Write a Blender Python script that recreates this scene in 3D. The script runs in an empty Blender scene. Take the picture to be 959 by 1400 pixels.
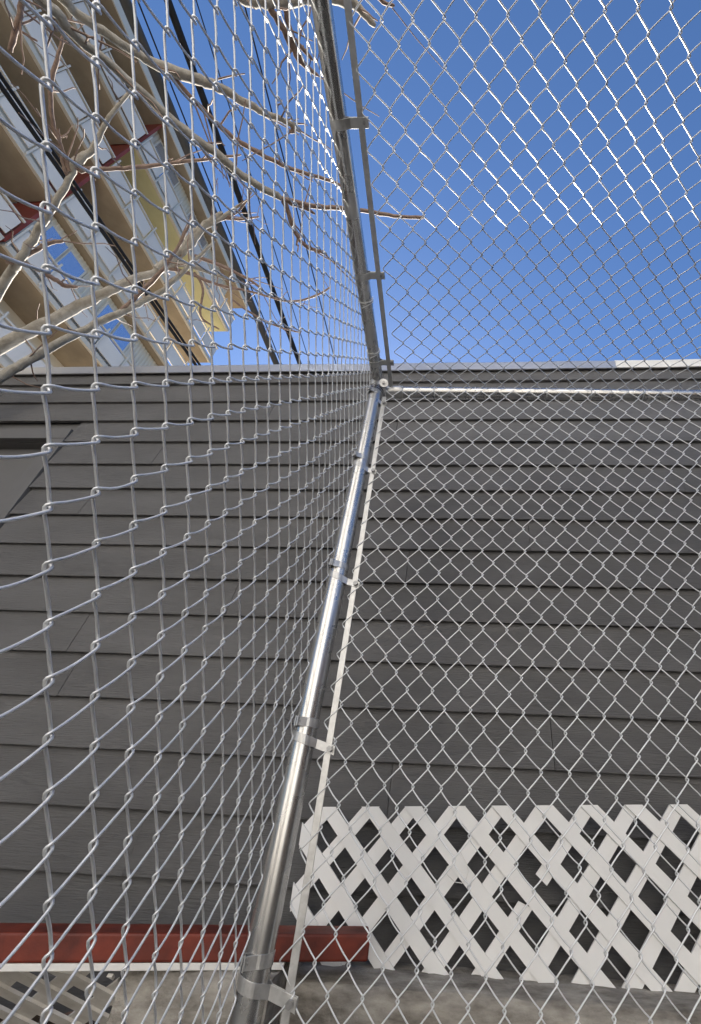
import bpy, math, random
from mathutils import Vector, Matrix

random.seed(7)
R = math.radians
scene = bpy.context.scene
col = scene.collection

# ------------------------------------------------------------------ camera
# origin = the lens, X along the clapboard wall, Y towards it, Z up (metres)
cam_data = bpy.data.cameras.new("camera")
cam = bpy.data.objects.new("camera", cam_data)
col.objects.link(cam)
right = Vector((0.998026, 0.043401, 0.045401))
up = Vector((-0.015249, -0.533780, 0.845486))
fwd = Vector((-0.060929, 0.844509, 0.532065))
cam.matrix_world = Matrix(((right.x, up.x, -fwd.x, 0), (right.y, up.y, -fwd.y, 0),
                           (right.z, up.z, -fwd.z, 0), (0, 0, 0, 1)))
cam_data.sensor_fit = 'VERTICAL'
cam_data.sensor_height = 36.0
cam_data.lens = 14.418
cam_data.shift_x = -0.0901
cam_data.shift_y = 0.0350
cam_data.clip_start = 0.01
cam_data.clip_end = 3000
scene.camera = cam

# ------------------------------------------------------------------ light
SUN_EL, SUN_AZ = 38.0, -18.0           # azimuth measured from +Y towards +X
world = bpy.data.worlds.new("World")
scene.world = world
world.use_nodes = True
wn = world.node_tree.nodes
wl = world.node_tree.links
sky = wn.new("ShaderNodeTexSky")
sky.sky_type = 'NISHITA'
sky.sun_disc = False
sky.sun_elevation = R(SUN_EL)
sky.sun_rotation = R(SUN_AZ)
sky.altitude = 1500
sky.air_density = 1.3
sky.dust_density = 1.6
sky.ozone_density = 10.0
bg = wn["Background"]
bg.inputs[1].default_value = 0.050
wl.new(sky.outputs[0], bg.inputs[0])

sun_data = bpy.data.lights.new("sun", 'SUN')
sun_data.energy = 5.0
sun_data.angle = R(0.55)
sun_data.color = (1.0, 0.92, 0.80)
sun = bpy.data.objects.new("sun", sun_data)
col.objects.link(sun)
sdir = Vector((math.sin(R(SUN_AZ)) * math.cos(R(SUN_EL)), math.cos(R(SUN_AZ)) * math.cos(R(SUN_EL)), math.sin(R(SUN_EL))))
sun.rotation_euler = sdir.to_track_quat('Z', 'Y').to_euler()
sun.location = sdir * 30

scene.view_settings.view_transform = 'Standard'
scene.view_settings.look = 'None'
scene.view_settings.gamma = 1.0
scene.view_settings.exposure = 1.85
scene.view_settings.use_curve_mapping = False

G = -0.90                     # ground level below the lens

# ------------------------------------------------------------------ helpers
def tag(o, label=None, cat=None, group=None, kind=None):
    if label: o["label"] = label
    if cat: o["category"] = cat
    if group: o["group"] = group
    if kind: o["kind"] = kind
    return o

def empty(name, loc, label, cat, group=None):
    o = bpy.data.objects.new(name, None)
    o.empty_display_size = 0.1
    o.location = loc
    col.objects.link(o)
    return tag(o, label, cat, group)

class MB:
    """collects verts and faces, links them as one mesh object (world coordinates)"""
    def __init__(self):
        self.v, self.f, self.sm = [], [], []
    def add(self, verts, faces, smooth=False):
        b = len(self.v)
        self.v += [tuple(p) for p in verts]
        self.f += [tuple(i + b for i in fc) for fc in faces]
        self.sm += [smooth] * len(faces)
        return self
    def box(self, x0, x1, y0, y1, z0, z1):
        vs = [(x, y, z) for x in (x0, x1) for y in (y0, y1) for z in (z0, z1)]
        return self.add(vs, [(0, 1, 3, 2), (4, 6, 7, 5), (0, 4, 5, 1), (2, 3, 7, 6), (0, 2, 6, 4), (1, 5, 7, 3)])
    def obox(self, c, ax, ay, az):
        """oriented box: centre and three half-axis vectors"""
        c, ax, ay, az = Vector(c), Vector(ax), Vector(ay), Vector(az)
        vs = [c + ax * i + ay * j + az * k for i in (-1, 1) for j in (-1, 1) for k in (-1, 1)]
        return self.add(vs, [(0, 1, 3, 2), (4, 6, 7, 5), (0, 4, 5, 1), (2, 3, 7, 6), (0, 2, 6, 4), (1, 5, 7, 3)])
    def tube(self, pts, rad, n=8, caps=True, smooth=True):
        pts = [Vector(p) for p in pts]
        m = len(pts)
        rad = [rad] * m if not hasattr(rad, '__len__') else rad
        tn = []
        for i in range(m):
            t = pts[min(i + 1, m - 1)] - pts[max(i - 1, 0)]
            tn.append(t.normalized())
        a = tn[0].orthogonal().normalized()
        vs = []
        for i in range(m):
            a = (a - tn[i] * a.dot(tn[i])).normalized()
            b = tn[i].cross(a)
            for k in range(n):
                th = 2 * math.pi * k / n
                vs.append(pts[i] + (a * math.cos(th) + b * math.sin(th)) * rad[i])
        fs = [(i * n + k, i * n + (k + 1) % n, (i + 1) * n + (k + 1) % n, (i + 1) * n + k)
              for i in range(m - 1) for k in range(n)]
        self.add(vs, fs, smooth)
        if caps:
            self.add(vs[:n], [tuple(range(n))[::-1]])
            self.add(vs[-n:], [tuple(range(n))])
        return self
    def prism(self, poly, y0, y1):
        """polygon in (x, z), extruded from y0 to y1"""
        n = len(poly)
        vs = [(x, y0, z) for x, z in poly] + [(x, y1, z) for x, z in poly]
        fs = [tuple(range(n)), tuple(range(n, 2 * n))[::-1]]
        fs += [(i, (i + 1) % n + 0, (i + 1) % n + n, i + n)[::-1] for i in range(n)]
        return self.add(vs, fs)
    def build(self, name, mat, parent=None, bevel=0.0):
        me = bpy.data.meshes.new(name)
        loc = Vector((0, 0, 0))
        if parent is not None:
            p = parent
            while p is not None:
                loc += p.location
                p = p.parent
        me.from_pydata([(x - loc.x, y - loc.y, z - loc.z) for x, y, z in self.v], [], self.f)
        me.polygons.foreach_set("use_smooth", self.sm)
        me.validate()
        me.update()
        me.materials.append(mat)
        o = bpy.data.objects.new(name, me)
        col.objects.link(o)
        o.parent = parent
        if bevel:
            md = o.modifiers.new("bevel", 'BEVEL')
            md.width = bevel
            md.segments = 2
            md.limit_method = 'ANGLE'
        return o

# ------------------------------------------------------------------ materials
def mat(name, base, rough=0.6, metal=0.0, var=0.0, vscale=6.0, vstretch=(1, 1, 1), bump=0.0, bscale=40.0,
        bstretch=(1, 1, 1), spec=0.5, base2=None, rvar=0.0, detail=6.0, per_object=0.0, coord='Object'):
    m = bpy.data.materials.new(name)
    m.use_nodes = True
    nt = m.node_tree
    N, L = nt.nodes, nt.links
    b = N["Principled BSDF"]
    b.inputs["Roughness"].default_value = rough
    b.inputs["Metallic"].default_value = metal
    b.inputs["Specular IOR Level"].default_value = spec
    tc = N.new("ShaderNodeTexCoord")
    geo = N.new("ShaderNodeNewGeometry")
    src = geo.outputs["Position"] if coord == 'World' else tc.outputs["Object"]
    c1 = (*base, 1)
    c2 = (*(base2 if base2 else [max(0, x * (1 - var)) for x in base]), 1)
    mp = N.new("ShaderNodeMapping")
    mp.inputs["Scale"].default_value = vstretch
    L.new(src, mp.inputs[0])
    nz = N.new("ShaderNodeTexNoise")
    nz.inputs["Scale"].default_value = vscale
    nz.inputs["Detail"].default_value = detail
    nz.inputs["Roughness"].default_value = 0.62
    L.new(mp.outputs[0], nz.inputs["Vector"])
    rp = N.new("ShaderNodeValToRGB")
    rp.color_ramp.elements[0].position = 0.32
    rp.color_ramp.elements[1].position = 0.68
    rp.color_ramp.elements[0].color = c2
    rp.color_ramp.elements[1].color = c1
    L.new(nz.outputs["Fac"], rp.inputs[0])
    out = rp.outputs[0]
    if per_object:
        oi = N.new("ShaderNodeObjectInfo")
        mr = N.new("ShaderNodeMapRange")
        mr.inputs["To Min"].default_value = 1 - per_object
        mr.inputs["To Max"].default_value = 1 + per_object
        L.new(oi.outputs["Random"], mr.inputs["Value"])
        hs = N.new("ShaderNodeHueSaturation")
        L.new(mr.outputs[0], hs.inputs["Value"])
        L.new(out, hs.inputs["Color"])
        out = hs.outputs[0]
    L.new(out, b.inputs["Base Color"])
    if rvar:
        mr2 = N.new("ShaderNodeMapRange")
        mr2.inputs["To Min"].default_value = max(0.02, rough - rvar)
        mr2.inputs["To Max"].default_value = min(1.0, rough + rvar)
        L.new(nz.outputs["Fac"], mr2.inputs["Value"])
        L.new(mr2.outputs[0], b.inputs["Roughness"])
    if bump:
        mp2 = N.new("ShaderNodeMapping")
        mp2.inputs["Scale"].default_value = bstretch
        L.new(src, mp2.inputs[0])
        n2 = N.new("ShaderNodeTexNoise")
        n2.inputs["Scale"].default_value = bscale
        n2.inputs["Detail"].default_value = 8
        n2.inputs["Roughness"].default_value = 0.65
        L.new(mp2.outputs[0], n2.inputs["Vector"])
        bp = N.new("ShaderNodeBump")
        bp.inputs["Strength"].default_value = 1.0
        bp.inputs["Distance"].default_value = bump
        L.new(n2.outputs["Fac"], bp.inputs["Height"])
        L.new(bp.outputs[0], b.inputs["Normal"])
    return m

M = {}
M['siding'] = mat("siding_paint", (0.145, 0.143, 0.143), 0.48, var=0.26, vscale=4, vstretch=(0.6, 1, 2.2), bump=0.0065,
                  bscale=9, bstretch=(1.8, 6, 30), spec=0.35, per_object=0.07, coord='World')
M['trim'] = mat("trim_paint", (0.128, 0.126, 0.125), 0.55, var=0.1, vscale=5, bump=0.0006, bscale=30, spec=0.4)
M['flashing'] = mat("flashing_metal", (0.62, 0.63, 0.65), 0.30, 0.85, var=0.12, vscale=1.6, rvar=0.08)
M['roof'] = mat("roof_membrane", (0.22, 0.21, 0.20), 0.9, var=0.3, vscale=3)
M['wire'] = mat("galvanised_wire", (0.84, 0.86, 0.88), 0.42, 0.45, var=0.15, vscale=18, rvar=0.06, detail=2)
M['pipe'] = mat("galvanised_pipe", (0.66, 0.66, 0.65), 0.27, 0.90, var=0.16, vscale=9, rvar=0.07, detail=3)
M['fitting'] = mat("galvanised_fitting", (0.66, 0.66, 0.65), 0.36, 0.72, var=0.25, vscale=40, rvar=0.12, bump=0.0006, bscale=120)
M['bolt'] = mat("bolt_steel", (0.42, 0.42, 0.42), 0.42, 0.9, var=0.3, vscale=90)
M['tie'] = mat("dark_tie_wire", (0.10, 0.10, 0.11), 0.5, 0.6, var=0.3, vscale=50)
M['lattice'] = mat("white_lattice", (0.85, 0.85, 0.84), 0.5, var=0.06, vscale=8, bump=0.0012, bscale=14, bstretch=(1, 1, 1), spec=0.4)
M['lattice_dirty'] = mat("dingy_lattice", (0.80, 0.78, 0.74), 0.7, base2=(0.56, 0.53, 0.48), vscale=12, bump=0.001, bscale=30)
M['concrete'] = mat("concrete", (0.50, 0.47, 0.42), 0.95, base2=(0.17, 0.155, 0.135), vscale=16, vstretch=(0.55, 1, 1.8), bump=0.010, bscale=45, spec=0.15, detail=14)
M['red'] = mat("red_paint", (0.21, 0.032, 0.015), 0.6, base2=(0.075, 0.013, 0.008), vscale=11, bump=0.0010, bscale=60, spec=0.45)
M['plain_white'] = mat("plain_white", (0.80, 0.79, 0.76), 0.5, var=0.12, vscale=15, bump=0.001, bscale=70)
M['stucco'] = mat("stucco", (0.68, 0.66, 0.63), 0.9, var=0.10, vscale=2, bump=0.004, bscale=40)
M['soil'] = mat("litter_soil", (0.16, 0.115, 0.075), 0.95, base2=(0.05, 0.04, 0.03), vscale=24, bump=0.03, bscale=30, spec=0.1, detail=12)
M['ground'] = mat("yard_concrete", (0.060, 0.057, 0.054), 0.9, base2=(0.04, 0.038, 0.036), vscale=1.2, bump=0.004, bscale=30, spec=0.2, detail=12)
M['cream'] = mat("cream_render", (0.66, 0.60, 0.50), 0.8, var=0.15, vscale=1.2, bump=0.003, bscale=12)
M['panel'] = mat("rail_panel", (0.82, 0.75, 0.66), 0.6, var=0.08, vscale=0.8, per_object=0.05)
M['railing'] = mat("railing_paint", (0.74, 0.68, 0.58), 0.5, var=0.12, vscale=3)
M['soffit'] = mat("soffit_brown", (0.40, 0.32, 0.22), 0.85, base2=(0.28, 0.22, 0.15), vscale=1.1, per_object=0.12)
M['soffit_y'] = mat("soffit_yellow", (0.62, 0.58, 0.33), 0.8, base2=(0.52, 0.48, 0.26), vscale=1.1)
M['partition'] = mat("partition_red", (0.30, 0.055, 0.032), 0.6, var=0.25, vscale=2)
M['cladding'] = mat("ribbed_cladding", (0.70, 0.65, 0.55), 0.65, var=0.1, vscale=1.5)
M['glass'] = mat("window_glass", (0.02, 0.035, 0.06), 0.06, 0.0, spec=1.0)
M['glass'].node_tree.nodes["Principled BSDF"].inputs["Metallic"].default_value = 0.75
M['glass'].node_tree.nodes["Principled BSDF"].inputs["Base Color"].default_value = (0.55, 0.65, 0.8, 1)
for l in list(M['glass'].node_tree.links):
    if l.to_socket.name == "Base Color": M['glass'].node_tree.links.remove(l)
M['bark'] = mat("bark", (0.44, 0.41, 0.36), 0.8, base2=(0.26, 0.235, 0.195), vscale=22, vstretch=(1, 1, 1), bump=0.006, bscale=60, spec=0.3, detail=10)
M['twig'] = mat("twig_bark", (0.30, 0.21, 0.16), 0.7, base2=(0.17, 0.11, 0.085), vscale=40, bump=0.002, bscale=120)
M['cable'] = mat("cable_black", (0.012, 0.012, 0.014), 0.6, var=0.3, vscale=10, spec=0.25)
M['cable_grey'] = mat("cable_grey", (0.05, 0.05, 0.05), 0.5, var=0.3, vscale=10, spec=0.4)

# ------------------------------------------------------------------ ground
g = MB()
rng = [-400, -120, -40, -16] + [-10 + i * 0.8 for i in range(26)] + [14, 30, 100, 400]
for i in range(len(rng) - 1):
    for j in range(len(rng) - 1):
        g.add([(rng[i], rng[j], G), (rng[i + 1], rng[j], G), (rng[i + 1], rng[j + 1], G), (rng[i], rng[j + 1], G)], [(0, 1, 2, 3)])
tag(g.build("ground", M['ground']), kind="structure")
M['bounce_pavement'] = mat("pale_bounce_pavement", (0.55, 0.51, 0.45), 0.9, base2=(0.42, 0.39, 0.35), vscale=0.8, bump=0.003, bscale=25, spec=0.2, detail=10)
pv = MB()  # paving added out of view to bounce warm sunlight onto the apartment facade
for i in range(8):
    for j in range(16):
        pv.box(-12.9 + i * 0.64, -12.9 + i * 0.64 + 0.632, -22 + j * 3, -22 + j * 3 + 2.99, G + 0.004, G + 0.03)
tag(pv.build("bounce_pavement", M['bounce_pavement']), kind="structure")

# ------------------------------------------------------------------ clapboard building
E_ = 0.17654
Z0 = 2.41434
XW0, XW1 = -7.5, 5.5
bld = empty("clapboard_building", (-0.5, 1.7, G), "dark grey building with lap siding boards behind the chain link fence", "building")
w = MB()
WX0, WX1, WZ0, WZ1 = -3.62, -2.462, 0.55, 1.727
w.box(WX1, XW1 - 0.02, 1.634, 1.76, G, 2.343)
w.box(XW0 + 0.02, WX0, 1.634, 1.76, G, 2.343)
w.box(WX0, WX1, 1.634, 1.76, WZ1, 2.343)
w.box(WX0, WX1, 1.634, 1.76, G, WZ0)
w.box(XW0 + 0.02, XW1 - 0.02, 1.761, 7.5, G, 2.343)
w.build("wall", M['trim'], bld)
rf = MB().box(XW0 - 0.12, XW1 + 0.12, 1.598, 7.62, 2.345, 2.400).build("roof", M['roof'], bld)
# window on the far left: recessed painted panel with trim boards
JO = {12: [-1.60], 10: [-1.036], 6: [1.063], 9: [-0.272], 14: [-0.252], 4: [-0.419], 8: [0.286], 15: [-1.074], 13: [0.309],
      11: [2.0], 7: [-2.0], 5: [1.9], 3: [-1.2], 2: [0.6], 1: [-0.9], 16: [0.7], 17: [-0.5], 18: [0.2], 0: [0.1]}
for n in range(1, 19):
    z = Z0 - n * E_
    js = sorted(JO.get(n, []))
    xs = [XW0]
    x = js[0]
    while x > XW0 + 3.7: x -= 3.66
    while x < XW1 - 0.2:
        if x > XW0 + 0.2: xs.append(x)
        x += 3.66
    xs.append(XW1)
    segs = []
    for a, b2 in zip(xs[:-1], xs[1:]):
        a, b2 = a + 0.0011, b2 - 0.0011
        if z < WZ1 + 0.085 and z + E_ > WZ0:        # cut round the window and its trim
            if a < WX0 - 0.088: segs.append((a, min(b2, WX0 - 0.088)))
            if b2 > WX1 + 0.088: segs.append((max(a, WX1 + 0.088), b2))
        else:
            segs.append((a, b2))
    for a, b2 in segs:
        jz = random.uniform(-0.0012, 0.0012)
        jy = random.uniform(0, 0.0022)
        top = min(z + E_ + 0.024, 2.342)
        hgt = top - z
        yb, yt = 1.600 + jy, 1.600 + jy + 0.0195 * hgt / (E_ + 0.024)
        m_ = MB()
        # cross section (y, z): slightly eased lower front edge
        prof = [(yb + 0.0012, z + jz), (yb, z + jz + 0.002), (yt, top), (yt + 0.010, top), (yb + 0.0175, z + jz)]
        k = 5
        vs = [(a, y, zz) for y, zz in prof] + [(b2, y, zz) for y, zz in prof]
        m_.add(vs, [tuple(range(k)), tuple(range(k, 2 * k))[::-1]] + [(i, i + k, (i + 1) % k + k, (i + 1) % k) for i in range(k)])
        m_.build("siding_board", M['siding'], bld)
win = MB()
win.box(WX0 + 0.001, WX1 - 0.001, 1.684, 1.695, WZ0, WZ1 - 0.001)
win = win.build("window", M['trim'], bld)
MB().box(WX1, WX1 + 0.086, 1.5965, 1.632, WZ0 - 0.09, WZ1 + 0.001).build("frame", M['trim'], win, 0.002)
MB().box(WX0 - 0.086, WX0, 1.5965, 1.632, WZ0 - 0.09, WZ1 + 0.001).build("frame", M['trim'], win, 0.002)
MB().box(WX0 - 0.086, WX1 + 0.086, 1.5955, 1.632, WZ1 + 0.002, WZ1 + 0.082).build("frame", M['trim'], win, 0.002)
MB().box(WX0 + 0.001, WX1 - 0.001, 1.59, 1.63, WZ0 - 0.09, WZ0).build("sill", M['trim'], win, 0.002)
# metal roof edge in lengths with lapped joints
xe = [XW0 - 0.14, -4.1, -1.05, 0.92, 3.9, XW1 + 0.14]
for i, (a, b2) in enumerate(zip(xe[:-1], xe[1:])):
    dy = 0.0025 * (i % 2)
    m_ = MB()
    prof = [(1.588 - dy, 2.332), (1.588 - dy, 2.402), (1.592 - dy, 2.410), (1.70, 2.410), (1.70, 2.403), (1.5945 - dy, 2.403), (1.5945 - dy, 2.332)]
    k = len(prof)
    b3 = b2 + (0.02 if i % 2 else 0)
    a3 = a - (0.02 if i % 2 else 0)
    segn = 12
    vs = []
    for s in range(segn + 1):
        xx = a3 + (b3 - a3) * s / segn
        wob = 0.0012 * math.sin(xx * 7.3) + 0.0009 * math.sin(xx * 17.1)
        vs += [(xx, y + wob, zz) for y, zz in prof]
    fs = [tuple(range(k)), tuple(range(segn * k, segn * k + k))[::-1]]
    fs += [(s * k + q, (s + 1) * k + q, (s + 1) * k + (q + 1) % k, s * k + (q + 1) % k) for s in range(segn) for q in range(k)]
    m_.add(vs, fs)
    m_.build("roof_edge", M['plain_white'] if i == 3 else M['flashing'], bld)  # one length set in a lighter white

# ------------------------------------------------------------------ unseen house added for warm bounce light, mirrored in the galvanised post
hs = empty("unseen_fill_house", (0, -8.5, G), "unseen pale stucco house added behind the lens for bounce light", "house")
MB().box(-9, 5, -14, -7.6, G, 11.6).build("wall", M['stucco'], hs)
MB().box(-9.4, 5.4, -14.4, -7.3, 11.602, 11.8).build("roof", M['roof'], hs)
for x in (-7.4, -4.2, -1.0, 2.6):
    for zz in (0.3, 3.1, 5.9, 8.7):
        wq = MB().box(x - 0.5, x + 0.5, -7.597, -7.55, zz, zz + 1.3).build("window", M['plain_white'], hs)
        MB().box(x - 0.44, x + 0.44, -7.549, -7.54, zz + 0.06, zz + 1.24).build("pane", M['glass'], wq)

pf = empty("unseen_blocker_fence", (3.4, -1.5, G), "unseen dark brown plank fence added on the right to block low light", "fence")  # added out of view, keeps low light from the right off mesh and rails
M['plank'] = mat("dark_blocker_plank", (0.075, 0.048, 0.030), 0.8, base2=(0.045, 0.028, 0.018), vscale=6, vstretch=(4, 4, 0.5), per_object=0.15)
for i in range(36):
    y = -4.2 + i * 0.155
    MB().box(3.4 + 0.004 * (i % 3), 3.425 + 0.004 * (i % 3), y, y + 0.148, G, G + 2.9 + 0.01 * (i % 4)).build("plank", M['plank'], pf)
for z in (G + 0.4, G + 2.4):
    MB().box(3.44, 3.48, -4.2, 1.38, z, z + 0.09).build("rail", M['plank'], pf)

# ------------------------------------------------------------------ concrete kerb, soil
def rough_block(x0, x1, y0, y1, z0, z1, name, seed, label, nx, nz):
    """box whose front and top are gridded and roughened"""
    rnd = random.Random(seed)
    m_ = MB()
    ny = 6
    def jit(x, y, z):
        f = 0.004
        e = 1.0
        s = math.sin(x * 23 + z * 31) * 0.4 + math.sin(x * 57 + y * 41) * 0.3 + rnd.uniform(-0.5, 0.5)
        return (x, y + f * s * e, z + 0.6 * f * s)
    gridv = {}
    vs, fs = [], []
    rows = [(y0, z0 + (z1 - z0) * j / nz) for j in range(nz)] + [(y0 + 0.004, z1 - 0.003)] + [(y0 + 0.012 + (y1 - y0 - 0.012) * j / ny, z1) for j in range(ny + 1)]
    for (y, z) in rows:
        for i in range(nx + 1):
            vs.append(jit(x0 + (x1 - x0) * i / nx, y, z))
    for r in range(len(rows) - 1):
        for i in range(nx):
            a = r * (nx + 1) + i
            fs.append((a, a + 1, a + nx + 2, a + nx + 1))
    m_.add(vs, fs, True)
    W_ = nx + 1
    for side in (0, nx):
        idx = [r * W_ + side for r in range(len(rows))]
        pts = [vs[i] for i in idx] + [(vs[idx[-1]][0], y1, z0)]
        m_.add(pts, [tuple(range(len(pts)))[::(1 if side else -1)]])
    o = m_.build(name, M['concrete'])
    return tag(o, label, "kerb")
rough_block(-0.43, 2.6, 1.402, 1.598, G, -0.380, "concrete_kerb", 3, "rough grey concrete kerb under the upright white lattice", 110, 14)
rough_block(-0.785, -0.432, 1.30, 1.598, G, -0.352, "concrete_block", 4, "brownish concrete block under the left half of the red beam", 24, 14)
s_ = MB()
rnd = random.Random(9)
nn = 36
vs, fs = [], []
for j in range(nn + 1):
    for i in range(nn + 1):
        x = -3.2 + 2.414 * i / nn
        y = 1.0 + 0.598 * j / nn
        vs.append((x, y, -0.66 + 0.12 * j / nn + rnd.uniform(-0.018, 0.018)))
for j in range(nn):
    for i in range(nn):
        a = j * (nn + 1) + i
        fs.append((a, a + 1, a + nn + 2, a + nn + 1))
s_.add(vs, fs, True)
tag(s_.build("soil_bank", M['soil']), kind="structure")
lf = MB()
for i in range(900):
    x, y = rnd.uniform(-2.6, -0.80), rnd.uniform(1.02, 1.58)
    z = -0.66 + 0.12 * (y - 1.0) / 0.598 + rnd.uniform(0.004, 0.03)
    a = Vector((rnd.uniform(-1, 1), rnd.uniform(-1, 1), rnd.uniform(-.5, .5))).normalized() * rnd.uniform(0.012, 0.03)
    b2 = Vector((rnd.uniform(-1, 1), rnd.uniform(-1, 1), rnd.uniform(-.5, .5))).normalized() * rnd.uniform(0.006, 0.014)
    c = Vector((x, y, z))
    lf.add([c - a, c + b2, c + a, c - b2], [(0, 1, 2, 3)])
tag(lf.build("leaf_litter", M['twig']), "brown dry leaf litter on the soil under the red beam", "litter", kind="stuff")

# ------------------------------------------------------------------ white lattice
def clip(poly, pts):
    """Sutherland-Hodgman against a convex counter-clockwise polygon"""
    out = poly
    for i in range(len(pts)):
        a, b2 = pts[i], pts[(i + 1) % len(pts)]
        ex, ez = b2[0] - a[0], b2[1] - a[1]
        inp, out = out, []
        if not inp: return []
        sd = [ex * (p[1] - a[1]) - ez * (p[0] - a[0]) for p in inp]
        for k in range(len(inp)):
            p, q, sp, sq = inp[k], inp[(k + 1) % len(inp)], sd[k], sd[(k + 1) % len(inp)]
            if sp >= 0: out.append(p)
            if (sp >= 0) != (sq >= 0):
                t = sp / (sp - sq)
                out.append((p[0] + t * (q[0] - p[0]), p[1] + t * (q[1] - p[1])))
    return out

lat = empty("lattice_screen", (0.4, 1.54, -0.380), "white diagonal lattice panel standing on the concrete kerb against the siding", "lattice")
LO = (-0.294, -0.087)
PX, PZ, LA = 0.138, 0.147, R(2.95)
SW = 0.0392
ca, sa = math.cos(LA), math.sin(LA)
def l2w(a, b): return (LO[0] + a * ca - b * sa, LO[1] + a * sa + b * ca)
A0, A1 = -0.212, 1.72
panel_poly = [l2w(A0, -0.8), l2w(A1, -0.8), l2w(A1, 0.075), l2w(A0, 0.075)]
floor_poly = [(-3, -0.387), (4, -0.387), (4, 3), (-3, 3)]
def slat_pieces(sgn, k):
    ai = PX / 2 + k * PX
    d = Vector((PX, PZ * sgn)).normalized()
    nrm = Vector((-d.y, d.x)) * (SW / 2)
    c = Vector((ai, 0.0))
    return c, d, nrm
for sgn, yf in ((-1, 1.5335), (1, 1.5405)):
    for k in range(-8, 20):
        c, d, nrm = slat_pieces(sgn, k)
        runs = [(-1.2, 1.2)]
        cw = l2w(c.x, c.y)
        if sgn == 1:
            # one slat is snapped out behind the fence
            q = Vector((0.165, -0.176))
            dw = Vector(l2w(c.x + d.x, c.y + d.y)) - Vector(cw)
            off = q - Vector(cw)
            along = off.dot(dw)
            perp = abs(off.x * dw.y - off.y * dw.x)
            if perp < 0.045: runs = [(-1.2, along - 0.030), (along + 0.046, 1.2)]
        for t0, t1 in runs:
            j0 = random.uniform(-.008, .008)
            quad = [c + d * t0 - nrm, c + d * (t1 + (j0 if t1 < 1.1 else 0)) - nrm, c + d * (t1 - (j0 if t1 < 1.1 else 0)) + nrm, c + d * t0 + nrm]
            poly = [l2w(p.x, p.y) for p in quad]
            poly = clip(clip(poly, panel_poly), floor_poly)
            if len(poly) < 3: continue
            jy = random.uniform(-0.0005, 0.0005)
            MB().prism(poly, yf + jy, yf + jy + 0.0062).build("slat", M['lattice'], lat)

lat2 = empty("lattice_scrap", (-1.3, 1.2, -0.6), "dingy white lattice piece tilted under the left end of the red beam", "lattice")
tl = R(52)
for sgn, off in ((-1, 0.0), (1, 0.007)):
    for k in range(-6, 12):
        d = Vector((0.5 ** .5, sgn * 0.5 ** .5))
        nrm = Vector((-d.y, d.x)) * 0.0215
        c = Vector((k * 0.142, 0))
        quad = [c - d * 1.5 - nrm, c + d * 1.5 - nrm, c + d * 1.5 + nrm, c - d * 1.5 + nrm]
        poly = clip([(p.x, p.y) for p in quad], [(-0.9, -0.36), (0.53, -0.36), (0.53, 0.02), (-0.9, 0.02)])
        if len(poly) < 3: continue
        vs = []
        for dep in (0, 0.0062):
            for (u, v) in poly:
                dd = off + dep
                vs.append((-1.32 + u, 1.27 + (0.02 - v) * math.sin(tl) + dd * math.cos(tl), -0.362 + (v - 0.02) * math.cos(tl) + dd * math.sin(tl)))
        n = len(poly)
        MB().add(vs, [tuple(range(n)), tuple(range(n, 2 * n))[::-1]] + [(i, i + n, (i + 1) % n + n, (i + 1) % n) for i in range(n)]).build("slat", M['lattice_dirty'], lat2)

# ------------------------------------------------------------------ red beam and the white board under it
bd = Vector((0.79, 0.20, 0)).normalized()
bn = Vector((-bd.y, bd.x, 0))
end = Vector((-0.232, 1.40, 0))
L_ = 2.2
c = end - bd * (L_ / 2) + bn * 0.045 + Vector((0, 0, -0.311))
beam = MB().obox(c, bd * (L_ / 2), bn * 0.045, (0, 0, 0.0255)).build("red_beam", M['red'], None, 0.005)
tag(beam, "long red painted timber beam lying across the concrete block", "beam")
c = end - bd * (0.20 + 1.0) + bn * 0.050 + Vector((0, 0, -0.3435))
wb = MB().obox(c, bd * 1.0, bn * 0.048, (0, 0, 0.0065)).build("white_board", M['plain_white'], None, 0.0015)
tag(wb, "thin white board sandwiched under the red beam", "board")

# small loop of pale wire caught on the lattice
lp = [(-0.045, 1.505, -0.148), (-0.050, 1.505, -0.158), (-0.044, 1.505, -0.168), (-0.023, 1.50, -0.182), (-0.002, 1.50, -0.184), (0.011, 1.50, -0.172), (0.016, 1.505, -0.156), (0.010, 1.51, -0.138), (-0.002, 1.515, -0.122), (-0.012, 1.53, -0.110)]
tag(MB().tube(lp, 0.0011, 6).build("wire_hook", M['plain_white']), "small curled loop of pale wire hanging on the white lattice", "wire")

# ------------------------------------------------------------------ chain link enclosure
cage = empty("chain_link_enclosure", (0.4, 0.3, G), "galvanised chain link enclosure with corner post, rails and mesh roof", "enclosure")
WR = 0.00170

def zigzag(h, v, n0, n1, rnd, ph, sagf, sagb):
    """flattened spiral of one strand: list of (u, v, w); front strand rises to the right"""
    pts = []
    dl = 0.0030
    b = 0.0022
    S_ = [(0.0, 0.0, 0.0), (0.045, 0.022, 0.75), (0.13, 0.095, 1.0), (0.32, 0.305, 0.85), (0.5, 0.5, 0.75), (0.68, 0.695, 0.85), (0.87, 0.905, 1.0), (0.955, 0.978, 0.75)]
    for k in range(n0, n1):
        fr = (k + ph) % 2 == 0
        ju = rnd.gauss(0, 0.0007)
        jv = rnd.gauss(0, 0.0007)
        jw = rnd.gauss(0, 0.0006)
        for s, uf, wf in S_:
            u = -dl + (h + 2 * dl) * uf
            if not fr: u = h - u
            bow = math.sin(s * math.pi)
            pts.append((u + ju * bow, (k + s) * v + (jv - (sagf if fr else sagb)) * bow, (b if fr else -b) * wf + jw * bow))
    return pts

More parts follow.
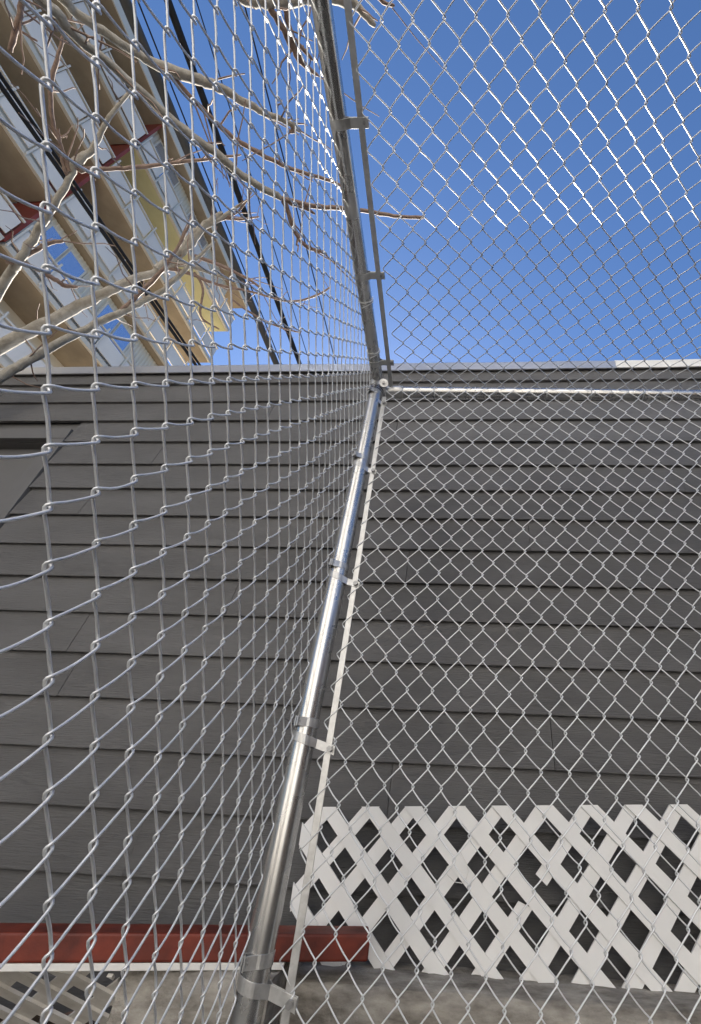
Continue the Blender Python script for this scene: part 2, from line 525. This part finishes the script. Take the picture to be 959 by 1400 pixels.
def mesh_panel(name, org, eu, ev, ew, h, v, c0, c1, k0, k1, seed, sagf=0.0, sagb=0.0):
    """one woven panel: strands between knuckle columns c and c+1; org is a knuckle with even parity"""
    pan = bpy.data.objects.new(name, None)
    pan.empty_display_size = 0.1
    col.objects.link(pan)
    pan.parent = cage
    rnd = random.Random(seed)
    org, eu, ev, ew = Vector(org), Vector(eu), Vector(ev), Vector(ew)
    for c in range(c0, c1):
        # the left bends sit on knuckles whose index has the parity of c
        a = k0
        pts = zigzag(h, v, a, k1, rnd, c % 2, sagf, sagb)
        low = rnd.uniform(-0.0008, 0.0008)
        w3 = []
        for u, vv, ww in pts:
            # slow bagging of the fabric
            bag = 0.0035 * math.sin(vv * 3.1 + c * 0.4) * math.sin((u + c * h) * 2.7 + 0.6)
            w3.append(org + eu * (u + c * h + low) + ev * vv + ew * (ww + bag))
        MB().tube(w3, WR, 6).build("wire", M['wire'], pan)
    return pan

# front panel (faces the wall)
yaw = 0.015
eu = Vector((math.cos(yaw), math.sin(yaw), 0))
P0 = Vector((-0.2258, 1.1326, 0.3502))
hF, vF = 0.0343, 0.0450
mesh_panel("front_mesh", P0, eu, (0, 0, 1), (math.sin(yaw), -math.cos(yaw), 0), hF, vF, -4, 48, -27, 26, 11, 0.0003, 0.0026)
# side panel (left of the lens)
ay = -0.0376
es = Vector((math.sin(ay), math.cos(ay), 0))
P0 = Vector((-0.3805, 0.2205, 0.3023)) * 1.03
mesh_panel("side_mesh", P0, es, (0, 0, 1), (math.cos(ay), -math.sin(ay), 0), 0.02970 * 1.03, 0.04389 * 1.03, -26, 28, -26, 28, 12, 0.0036, 0.0)
# roof panel
ar = 0.0112
ga = 0.0226
er = Vector((math.cos(ar), math.sin(ar), 0))
et = Vector((-math.sin(ar) * math.cos(ga), math.cos(ar) * math.cos(ga), -math.sin(ga)))
P0 = Vector((0.1115, 0.1898, 1.5731))
mesh_panel("roof_mesh", P0, er, et, (-er.cross(et)), 0.03727, 0.03768, -11, 38, -34, 26, 13, 0.0, 0.0015)

# posts and rails
PC = Vector((-0.414, 1.137, 0))
PR = 0.0300
MB().tube([(PC.x, PC.y, G), (PC.x, PC.y, 1.535)], PR, 32).build("corner_post", M['pipe'], cage)
capm = MB()
cp = [(1.532, .0325), (1.560, .0330), (1.566, .0335), (1.572, .030), (1.584, .018), (1.588, .002)]
capm.tube([(PC.x, PC.y, z) for z, r in cp], [r for z, r in cp], 28)
capm.build("post_cap", M['fitting'], cage)
# side roof rail running back over the lens
ud = Vector((-0.0376 - 0.008, 1, -0.004)).normalized()
U0 = Vector((-0.408, 1.105, 1.578))
u1 = U0 - ud * 2.6
MB().tube([u1, U0], 0.0245, 28).build("side_roof_rail", M['pipe'], cage)
# front rail: two lengths, the second swaged into a sleeve
def frail(x): return Vector((x, 1.166 + 0.018 * (x + 0.3), 1.549 - 0.004 * (x + 0.3)))
MB().tube([frail(-0.345), frail(0.505)], 0.0235, 28).build("front_top_rail", M['pipe'], cage)
MB().tube([frail(0.507), frail(1.75)], 0.0222, 28).build("front_top_rail", M['pipe'], cage)
MB().tube([frail(-0.372), frail(-0.340), frail(-0.30), frail(-0.297)], [0.0260, 0.0270, 0.0270, 0.0240], 28).build("rail_end_cup", M['fitting'], cage)
# corner ear of the rail cup: round lug with bolt
lug = MB()
ax = Vector((0.25, -0.90, -0.30)).normalized()
pc = Vector((-0.378, 1.118, 1.548))
lug.tube([pc - ax * 0.004, pc + ax * 0.004], 0.0205, 24, smooth=False)
lug = lug.build("lug", M['fitting'], cage, 0.001)
MB().tube([pc + ax * 0.003, pc + ax * 0.009], 0.0065, 6, smooth=False).build("bolt", M['bolt'], lug)
# far corner and unseen posts that carry the frame
for (x, y) in ((1.74, 1.19), (-0.33, -1.45), (1.74, -1.45)):
    MB().tube([(x, y, G), (x, y, 1.55)], PR, 20).build("post", M['pipe'], cage)
MB().tube([(1.74, 1.17, 1.575), (1.74, -1.45, 1.60)], 0.0245, 20).build("roof_rail", M['pipe'], cage)
MB().tube([(-0.33, -1.45, 1.60), (1.74, -1.45, 1.60)], 0.0208, 20).build("roof_rail", M['pipe'], cage)

# tension bars
def flatbar(p, q, wdir, hw, ht):
    p, q, wdir = Vector(p), Vector(q), Vector(wdir).normalized()
    d = (q - p)
    t = d.normalized().cross(wdir).normalized()
    return MB().obox((p + q) / 2, d / 2, wdir * hw, t * ht)
flatbar((-0.331, 1.1325, -0.60), (-0.368, 1.1325, 1.475), (1, 0, 0), 0.0085, 0.0022).build("tension_bar", M['fitting'], cage, 0.001)
ub0, ub1 = Vector((-0.351, 1.150, 1.566)), Vector((-0.250, -0.90, 1.590))
flatbar(ub0, ub1, (1, 0, 0), 0.0085, 0.0022).build("tension_bar", M['fitting'], cage, 0.001)

def strap(path, wvec, th, hw):
    """flat strap: path in a plane, width along wvec"""
    wv = Vector(wvec).normalized() * hw
    path = [Vector(p) for p in path]
    m = len(path)
    vs = []
    for i, p in enumerate(path):
        t = (path[min(i + 1, m - 1)] - path[max(i - 1, 0)]).normalized()
        nn_ = t.cross(wv).normalized() * th
        vs += [p - wv, p + wv, p + wv + nn_, p - wv + nn_]
    fs = [(i * 4 + k, i * 4 + (k + 1) % 4, i * 4 + 4 + (k + 1) % 4, i * 4 + 4 + k) for i in range(m - 1) for k in range(4)]
    fs += [(0, 1, 2, 3), (m * 4 - 1, m * 4 - 2, m * 4 - 3, m * 4 - 4)]
    return MB().add(vs, fs, False)

def tension_band(centre, axis, r, outward, side, tail, boltpt_off=0.004, dark=False):
    """band round a pipe of radius r: the loop, then two tails running along `outward` to the bar"""
    axis, outward = Vector(axis).normalized(), Vector(outward).normalized()
    n2 = axis.cross(outward).normalized() * side
    c = Vector(centre)
    path = [c + outward * tail - n2 * 0.004]
    path += [c + outward * (r * 1.35) - n2 * 0.004]
    for k in range(0, 25):
        th = R(-32 - (360 - 64) * k / 24)
        path.append(c + (outward * math.cos(th) + n2 * math.sin(th)) * (r + 0.0012))
    path += [c + outward * (r * 1.35) + n2 * 0.004, c + outward * tail + n2 * 0.004]
    o = strap(path, axis, 0.0022, 0.011).build("tension_band", M['fitting'], cage, 0.0006)
    bp = c + outward * (tail - 0.012)
    MB().tube([bp - n2 * 0.011, bp + n2 * 0.006], 0.0042, 10).build("bolt", M['bolt'], o)
    MB().tube([bp - n2 * 0.013, bp - n2 * 0.0045], 0.0075, 6, smooth=False).build("nut", M['bolt'], o)
    return o
for z in (1.452, 1.066, 0.595, 0.130, -0.315):
    xb = -0.331 - 0.037 * (z + 0.6) / 2.075
    tension_band((PC.x, PC.y, z), (0, 0, 1), PR, (xb - PC.x, -0.004, -0.02), 1, xb - PC.x + 0.022)
    # side-panel band just above it
    if z > -0.9:
        tension_band((PC.x, PC.y, z + 0.036), (0, 0, 1), PR, (-0.25, -1, 0), 1, 0.048)
for y in (0.318, 0.700, 1.035):
    cpt = U0 - ud * ((U0.y - y) / ud.y)
    xb = ub0.x + (ub1.x - ub0.x) * (ub0.y - y) / (ub0.y - ub1.y)
    tension_band(cpt, ud, 0.0245, (xb - cpt.x, 0, -0.006), 1, xb - cpt.x + 0.022)
# wrapped ties
def tie(c, axis, r, turns, drift, rad, matn, tail):
    axis = Vector(axis).normalized()
    a = axis.orthogonal().normalized()
    b = axis.cross(a)
    pts = []
    for k in range(int(turns * 20) + 1):
        th = 2 * math.pi * k / 20
        pts.append(Vector(c) + (a * math.cos(th) + b * math.sin(th)) * (r + rad) + axis * drift * k / 20)
    pts.append(pts[-1] + Vector(tail))
    return MB().tube(pts, rad, 6).build("tie_wire", M[matn], cage)
tie((PC.x, PC.y, 1.495), (0.3, 0.2, 1), 0.034, 2.2, 0.012, 0.0018, 'tie', (0.02, -0.02, 0.03))
tie((PC.x - 0.002, PC.y, 1.475), (-0.35, 0.1, 1), 0.035, 1.4, 0.010, 0.0018, 'wire', (-0.03, -0.02, 0.02))
for y in (0.78, 0.98):
    cpt = U0 - ud * ((U0.y - y) / ud.y)
    tie(cpt, ud, 0.025, 1.3, 0.008, 0.0017, 'wire', (-0.02, 0, -0.02))
for x in (-0.16, 0.02, 0.33, 0.52, 0.74, 0.86, 1.02, 1.2):
    tie(frail(x), (1, 0.02, 0), 0.0237, 1.15, 0.004, 0.0016, 'wire', (0.006, -0.012, -0.02))
for z in (1.13, 0.66, 0.19):
    p = Vector((PC.x - 0.026, PC.y - 0.030, z - 0.03))
    MB().tube([p + Vector((-.02, 0, .012)), p, p + Vector((.022, -.006, .004))], 0.0018, 6).build("tie_wire", M['tie'], cage)
    MB().tube([p + Vector((-.012, 0, -.014)), p, p + Vector((.012, -.008, .016))], 0.0018, 6).build("tie_wire", M['tie'], cage)

# ------------------------------------------------------------------ apartment block
AX = -13.0
apt = empty("apartment_building", (AX - 4, 2, G), "tall cream apartment block with stacked balconies beyond the bare tree", "building")
FLOORS = [1.5, 4.27, 7.04, 9.81, 12.61, 15.38, 18.17, 20.93]
YB0, YB1, YP = -7.4, 11.85, 4.55
ROOFZ = 23.55
MB().box(AX - 9, AX - 1.45, YB0, YB1 - 0.9, G, ROOFZ).build("wall", M['cream'], apt)
rfo = MB().box(AX - 9.2, AX + 0.15, YB0 - 0.3, YB1 + 0.15, ROOFZ + 0.003, ROOFZ + 0.16).build("roof", M['soffit'], apt)
MB().box(AX + 0.152, AX + 0.20, YB0 - 0.3, YB1 + 0.15, ROOFZ - 0.02, ROOFZ + 0.42).build("fascia", M['cladding'], rfo)
for i, z in enumerate(FLOORS):
    for (ya, yb, bay) in ((YB0, YP - 0.06, 0), (YP + 0.06, YB1, 1)):
        sm = M['soffit_y'] if (bay == 1 and i == 7) else M['soffit']
        # slab with cream edge, painted soffit board under it
        MB().box(AX - 1.449, AX - 0.001, ya, yb, z + 0.02, z + 0.16).build("slab", M['cream'], apt)
        MB().box(AX - 1.448, AX - 0.10, ya + 0.01, yb - 0.01, z, z + 0.018).build("soffit", sm, apt)
        MB().box(AX, AX + 0.04, ya, yb, z - 0.02, z + 0.17).build("slab_edge", M['cream'], apt)
        # railing
        MB().box(AX - 0.02, AX + 0.045, ya, yb, z + 1.13, z + 1.19).build("top_rail", M['railing'], apt)
        npn = max(1, round((yb - ya) / 1.08))
        wd = (yb - ya) / npn
        for q in range(npn):
            y0 = ya + q * wd
            pl = MB().box(AX, AX + 0.03, y0 + 0.05, y0 + wd - 0.05, z + 0.32, z + 1.04).build("railing_panel", M['panel'], apt)
            MB().box(AX + 0.046, AX + 0.085, y0 - 0.022, y0 + 0.022, z + 0.02, z + 1.32).build("railing_post", M['railing'], apt)
    # red partition between the two bays
    MB().box(AX - 1.44, AX - 0.05, YP - 0.045, YP + 0.045, z + 0.19, z + 2.74 if i < 7 else ROOFZ).build("partition", M['partition'], apt)
    if i in (4, 7, 2):            # enclosed loggias with ribbed cladding and windows
        zt = z + 2.74 if i < 7 else ROOFZ - 0.01
        cl = MB().box(AX - 0.42, AX - 0.36, YP + 0.06, YB1 - 0.9, z + 0.165, zt).build("loggia_wall", M['cladding'], apt)
        rb = MB()
        yy = YP + 0.1
        while yy < YB1 - 1.0:
            rb.box(AX - 0.359, AX - 0.335, yy, yy + 0.06, z + 0.17, zt - 0.01)
            yy += 0.135
        rb.build("rib", M['cladding'], cl)["kind"] = "stuff"
        for (wy0, wy1) in ((YP + 0.45, YP + 1.05), (YP + 1.15, YP + 1.75), (YP + 2.85, YP + 3.45), (YP + 3.55, YP + 4.15)):
            wn_ = MB().box(AX - 0.334, AX - 0.30, wy0 - 0.06, wy1 + 0.06, z + 1.02, z + 2.46).build("window", M['railing'], apt)
            MB().box(AX - 0.299, AX - 0.292, wy0, wy1, z + 1.08, z + 2.40).build("pane", M['glass'], wn_)

# ------------------------------------------------------------------ overhead cables
def cable(pts, r, m, name, label, n=10, sag=0.0):
    tag(MB().tube(pts, r, n).build(name, M[m]), label, "cable", "overhead cables beyond the mesh")
def line(p, q, n=14, sag=0.03):
    p, q = Vector(p), Vector(q)
    return [p.lerp(q, i / n) - Vector((0, 0, sag * math.sin(math.pi * i / n))) for i in range(n + 1)]
cable(line((-3.2, -3.2, 7.0), (-3.2, 24, 6.45), 20, -0.06), 0.040, 'cable', "overhead_cable", "thickest black overhead cable crossing open blue sky left of the post")
cable(line((-3.2, -3.2, 6.12), (-3.2, 24, 5.55), 20, -0.10), 0.050, 'cable_grey', "overhead_cable", "thick grey and black cable grazing the apartment roof edge")
cable(line((-3.0, -3.0, 3.36), (-3.0, 12, 4.95), 20, 0.0), 0.016, 'cable', "overhead_cable", "lower of two close black cables crossing the apartment balconies")
cable(line((-3.0, -3.0, 3.41), (-3.0, 12, 5.02), 20, 0.0), 0.013, 'cable', "overhead_cable", "upper of two close black cables crossing the apartment balconies")
cable(line((-3.2, -3.2, 6.43), (-3.2, 24, 5.6), 20, 0.0), 0.008, 'cable', "overhead_cable", "thin dark wire just right of the apartment roof edge")
cable(line((-3.2, -3.2, 7.95), (-3.2, 24, 5.9), 20, 0.0), 0.007, 'cable', "overhead_cable", "thin wire right of the thickest black cable")
cable(line((-3.2, -3.2, 9.6), (-3.2, 24, 7.0), 20, -0.05), 0.011, 'cable', "overhead_cable", "thin dark wire nearest the chain link post")

# ------------------------------------------------------------------ bare tree
tree = empty("bare_tree", (-5.0, 1.9, G), "bare leafless tree with pale branches reaching in from the left", "tree")
def smooth_path(pts, sub=4):
    P = [Vector(p[:3]) for p in pts]
    Rr = [p[3] for p in pts]
    out, ro = [], []
    n = len(P)
    for i in range(n - 1):
        p0, p1, p2, p3 = P[max(i - 1, 0)], P[i], P[i + 1], P[min(i + 2, n - 1)]
        for s in range(sub):
            t = s / sub
            out.append(0.5 * ((2 * p1) + (p2 - p0) * t + (2 * p0 - 5 * p1 + 4 * p2 - p3) * t * t + (3 * p1 - p0 - 3 * p2 + p3) * t ** 3))
            ro.append(Rr[i] * (1 - t) + Rr[i + 1] * t)
    out.append(P[-1]); ro.append(Rr[-1])
    return out, ro
def limb(pts, name, matn, rnd, knob=0.04):
    path, rr = smooth_path(pts, 5)
    path = [p + Vector((rnd.uniform(-1, 1), rnd.uniform(-1, 1), rnd.uniform(-1, 1))) * min(0.006, r * 0.22) for p, r in zip(path, rr)]
    rr = [r * (1 + rnd.uniform(-knob, knob)) for r in rr]
    rr[-1] *= 0.7
    return MB().tube(path, rr, 10).build(name, M[matn], tree), path, rr
trnd = random.Random(21)
limb([(-5.0, 1.9, G - 0.1, 0.21), (-4.97, 1.88, 0.3, 0.17), (-4.9, 1.82, 1.2, 0.16), (-4.75, 1.75, 1.75, 0.14)], "trunk", 'bark', trnd)
limb([(-4.85, 1.80, 1.5, 0.12), (-4.3, 1.1, 1.95, 0.09), (-3.6, 0.45, 2.2, 0.075), (-2.9, 0.05, 2.42, 0.05), (-2.6, -0.05, 2.46, 0.04)], "limb", 'bark', trnd)
STARTS = {0: [(-2.75, 0.0, 2.44, .045)], 4: [(-2.75, 0.0, 2.44, .042)], 7: [(-3.6, 0.45, 2.2, .06), (-2.9, -0.25, 2.75, .05), (-2.2, -0.3, 2.95, .04)],
          12: [(-4.8, 1.76, 1.65, .13)], 15: [(-4.5, 1.74, 1.75, .06)], 17: [(-4.85, 1.79, 1.6, .12), (-4.4, 1.8, 2.0, .085)]}
BRANCHES = [
    [(-2.003, -0.058, 2.495, 0.0205), (-1.649, 0.129, 2.503, 0.0198), (-1.597, 0.22, 2.53, 0.0182), (-1.466, 0.386, 2.589, 0.0158), (-1.356, 0.531, 2.623, 0.0206), (-1.25, 0.626, 2.654, 0.0193), (-1.153, 0.727, 2.673, 0.0179), (-1.018, 0.817, 2.701, 0.0155)],  # branch A
    [(-1.018, 0.817, 2.701, 0.0128), (-0.866, 0.866, 2.739, 0.012), (-0.716, 0.891, 2.774, 0.0112), (-0.553, 0.924, 2.8, 0.0103), (-0.421, 0.95, 2.814, 0.0094), (-0.277, 0.962, 2.828, 0.0085)],  # A right
    [(-0.99, 0.836, 2.706, 0.0101), (-0.939, 0.857, 2.717, 0.0092), (-0.892, 0.88, 2.726, 0.0074), (-0.869, 0.898, 2.727, 0.0056)],  # A right short
    [(-1.013, 0.827, 2.7, 0.0147), (-1.003, 0.871, 2.69, 0.0129), (-0.989, 0.948, 2.669, 0.0112), (-0.96, 1.007, 2.658, 0.0104), (-0.923, 1.035, 2.66, 0.0095), (-0.845, 1.064, 2.675, 0.0095)],  # A down
    [(-1.95, -0.096, 2.661, 0.0191), (-1.658, 0.112, 2.617, 0.0183), (-1.611, 0.182, 2.642, 0.0176), (-1.54, 0.249, 2.679, 0.0168), (-1.467, 0.306, 2.714, 0.016), (-1.382, 0.357, 2.752, 0.0222), (-1.271, 0.401, 2.799, 0.0208), (-1.206, 0.43, 2.823, 0.0192), (-1.13, 0.48, 2.846, 0.0177), (-1.046, 0.525, 2.87, 0.0143), (-0.956, 0.566, 2.894, 0.0127), (-0.89, 0.606, 2.907, 0.011)],  # branch B
    [(-0.932, 0.579, 2.899, 0.0091), (-0.924, 0.6, 2.898, 0.0109), (-0.947, 0.606, 2.889, 0.0073)],  # B spur
    [(-1.399, 0.362, 2.765, 0.0138), (-1.327, 0.454, 2.765, 0.0122), (-1.262, 0.537, 2.78, 0.0116), (-1.211, 0.591, 2.792, 0.0108), (-1.124, 0.654, 2.814, 0.011), (-1.019, 0.715, 2.839, 0.0102), (-0.902, 0.765, 2.866, 0.0094), (-0.759, 0.814, 2.893, 0.0076), (-0.695, 0.856, 2.897, 0.0057)],  # B lower
    [(-1.268, -0.082, 2.937, 0.0218), (-1.064, 0.114, 2.803, 0.0194), (-0.983, 0.183, 2.828, 0.0187), (-0.898, 0.201, 2.855, 0.0189), (-0.787, 0.206, 2.888, 0.0178), (-0.665, 0.206, 2.918, 0.0156), (-0.551, 0.222, 2.941, 0.0182), (-0.502, 0.248, 2.947, 0.015), (-0.452, 0.292, 2.951, 0.0101)],  # top C
    [(-0.891, 0.207, 2.857, 0.0147), (-0.852, 0.266, 2.864, 0.0133), (-0.827, 0.314, 2.867, 0.0168), (-0.809, 0.357, 2.867, 0.0152), (-0.779, 0.39, 2.871, 0.0102), (-0.737, 0.417, 2.878, 0.0069)],  # C down
    [(-0.82, 0.216, 2.878, 0.0115), (-0.822, 0.258, 2.874, 0.0099), (-0.813, 0.309, 2.871, 0.0101)],  # C down2
    [(-0.868, 0.259, 2.86, 0.0083), (-0.828, 0.287, 2.869, 0.0083), (-0.798, 0.32, 2.874, 0.0084), (-0.748, 0.372, 2.881, 0.0068)],  # C side
    [(-0.455, 0.166, 2.961, 0.0131), (-0.418, 0.223, 2.962, 0.0083), (-0.357, 0.242, 2.969, 0.005)],  # C tip
    [(-3.789, 1.614, 2.05, 0.0463), (-3.178, 1.488, 2.485, 0.0393), (-2.917, 1.432, 2.661, 0.035), (-2.74, 1.413, 2.852, 0.0323), (-2.522, 1.356, 2.935, 0.0277), (-2.36, 1.339, 3.074, 0.0248), (-2.256, 1.337, 3.151, 0.0229), (-2.124, 1.301, 3.257, 0.0167), (-2.017, 1.235, 3.349, 0.0298), (-1.902, 1.165, 3.44, 0.0198), (-1.783, 1.126, 3.516, 0.0124)],  # trunk low
    [(-2.254, 1.33, 3.156, 0.0297), (-2.105, 1.274, 3.28, 0.0223), (-1.973, 1.19, 3.391, 0.0198), (-1.817, 1.158, 3.488, 0.0149), (-1.632, 1.094, 3.599, 0.0074)],  # low r1
    [(-2.302, 1.348, 3.113, 0.0198), (-2.147, 1.331, 3.229, 0.0174), (-2.011, 1.39, 3.291, 0.0151), (-1.874, 1.482, 3.332, 0.0102)],  # low r2
    [(-3.106, 1.476, 1.839, 0.0285), (-2.845, 1.43, 2.073, 0.0263), (-2.736, 1.416, 2.225, 0.0244), (-2.553, 1.397, 2.443, 0.0226), (-2.415, 1.378, 2.59, 0.0228), (-2.327, 1.375, 2.671, 0.0207), (-2.21, 1.357, 2.778, 0.0185), (-2.085, 1.332, 2.884, 0.0163), (-1.915, 1.253, 3.034, 0.0116), (-1.74, 1.173, 3.168, 0.007)],  # low brown
    [(-2.327, 1.375, 2.671, 0.0161), (-2.215, 1.317, 2.793, 0.0138), (-2.075, 1.248, 2.929, 0.0115), (-1.939, 1.147, 3.06, 0.0092), (-1.832, 1.045, 3.161, 0.0068)],  # low brown2
    [(-3.684, 1.756, 1.896, 0.0314), (-3.084, 1.236, 2.73, 0.0255), (-2.904, 1.128, 2.817, 0.0229), (-2.783, 1.03, 2.972, 0.0209), (-2.591, 0.908, 3.045, 0.0184), (-2.47, 0.808, 3.171, 0.0154), (-2.417, 0.756, 3.224, 0.0251), (-2.331, 0.726, 3.294, 0.016), (-2.19, 0.613, 3.412, 0.0113), (-2.011, 0.507, 3.537, 0.0068)],  # trunk mid
    [(-2.463, 0.793, 3.181, 0.0183), (-2.455, 0.701, 3.208, 0.0113), (-2.434, 0.586, 3.247, 0.0111), (-2.368, 0.458, 3.316, 0.0109), (-2.282, 0.365, 3.386, 0.0087), (-2.217, 0.297, 3.436, 0.0064)],  # mid s1
    [(-2.444, 0.775, 3.2, 0.0183), (-2.404, 0.797, 3.224, 0.0161), (-2.291, 0.817, 3.3, 0.0116), (-2.115, 0.841, 3.41, 0.0118), (-1.879, 0.855, 3.542, 0.0095), (-1.58, 0.87, 3.682, 0.0072)],  # mid s2
    [(-2.485, 0.804, 3.161, 0.0137), (-2.469, 0.729, 3.191, 0.0091), (-2.426, 0.617, 3.247, 0.0067)],  # mid s3
    [(-2.942, 1.099, 2.789, 0.0165), (-2.858, 1.164, 2.849, 0.0143), (-2.798, 1.251, 2.872, 0.0146), (-2.77, 1.292, 2.88, 0.0147), (-2.716, 1.321, 2.919, 0.0098)],  # mid low
    [(-2.902, 1.122, 2.822, 0.0118), (-2.813, 1.098, 2.919, 0.0119), (-2.749, 1.084, 2.984, 0.0119), (-2.69, 1.093, 3.035, 0.0096)],  # mid low2
    [(-2.095, 0.282, 2.79, 0.0091), (-2.018, 0.205, 2.852, 0.0108), (-1.963, 0.147, 2.894, 0.0107)],  # twig up
    [(-2.018, 0.205, 2.852, 0.0072), (-2.03, 0.232, 2.842, 0.0054), (-1.993, 0.267, 2.864, 0.0046)],  # twig up2
    [(-2.192, 1.335, 3.197, 0.0149), (-2.075, 1.403, 3.246, 0.0126), (-1.929, 1.503, 3.291, 0.0102), (-1.752, 1.579, 3.353, 0.0078), (-1.489, 1.697, 3.423, 0.0079), (-1.293, 1.7, 3.5, 0.008), (-1.154, 1.661, 3.566, 0.0066)],  # low r3
    [(-2.04, 1.302, 3.31, 0.015), (-1.895, 1.393, 3.359, 0.0127), (-1.734, 1.513, 3.393, 0.0103), (-1.652, 1.592, 3.398, 0.0078)],  # low r4
    [(-2.058, 1.395, 3.26, 0.0101), (-2.032, 1.498, 3.231, 0.0089), (-2.09, 1.642, 3.122, 0.0077), (-1.999, 1.748, 3.124, 0.0065)],  # low r5
    [(-1.87, 1.605, 3.277, 0.0078), (-1.74, 1.735, 3.282, 0.0079), (-1.576, 1.846, 3.304, 0.0067), (-1.436, 1.908, 3.333, 0.0054)],  # low r6
    [(-1.815, 1.151, 3.492, 0.0099), (-1.684, 1.182, 3.546, 0.0075), (-1.565, 1.186, 3.599, 0.005)],  # low t1
    [(-1.867, 1.168, 3.458, 0.0099), (-1.695, 1.141, 3.555, 0.0075), (-1.572, 1.053, 3.637, 0.0049)],  # low t2
]
for bi, pts in enumerate(BRANCHES):
    pts = STARTS.get(bi, []) + [tuple(p) for p in pts]
    big = max(p[3] for p in pts[len(STARTS.get(bi, [])):]) > 0.019
    o, path, rr = limb(pts, "branch", 'bark' if big else 'twig', trnd, 0.035 if big else 0.08)
    # short spur twigs
    for i in range(3, len(path) - 1):
        if trnd.random() < (0.22 if big else 0.30) and path[i].x > -3.3 and bi not in (1, 2):
            d0 = (path[i + 1] - path[i]).normalized()
            sd = Vector((trnd.uniform(-1, 1), trnd.uniform(-1, 1), trnd.uniform(-1, 1)))
            d1 = (d0 * 0.5 + sd).normalized()
            ln = trnd.uniform(0.05, 0.34)
            r0 = min(rr[i] * 0.40, 0.0042)
            pp = [path[i], path[i] + d1 * ln * 0.4 + sd * 0.02, path[i] + d1 * ln * 0.75 + Vector((0, 0, trnd.uniform(-.03, .04))), path[i] + d1 * ln]
            MB().tube(pp, [r0, r0 * 0.85, r0 * 0.7, r0 * 0.5], 6).build("twig", M['twig'], tree)
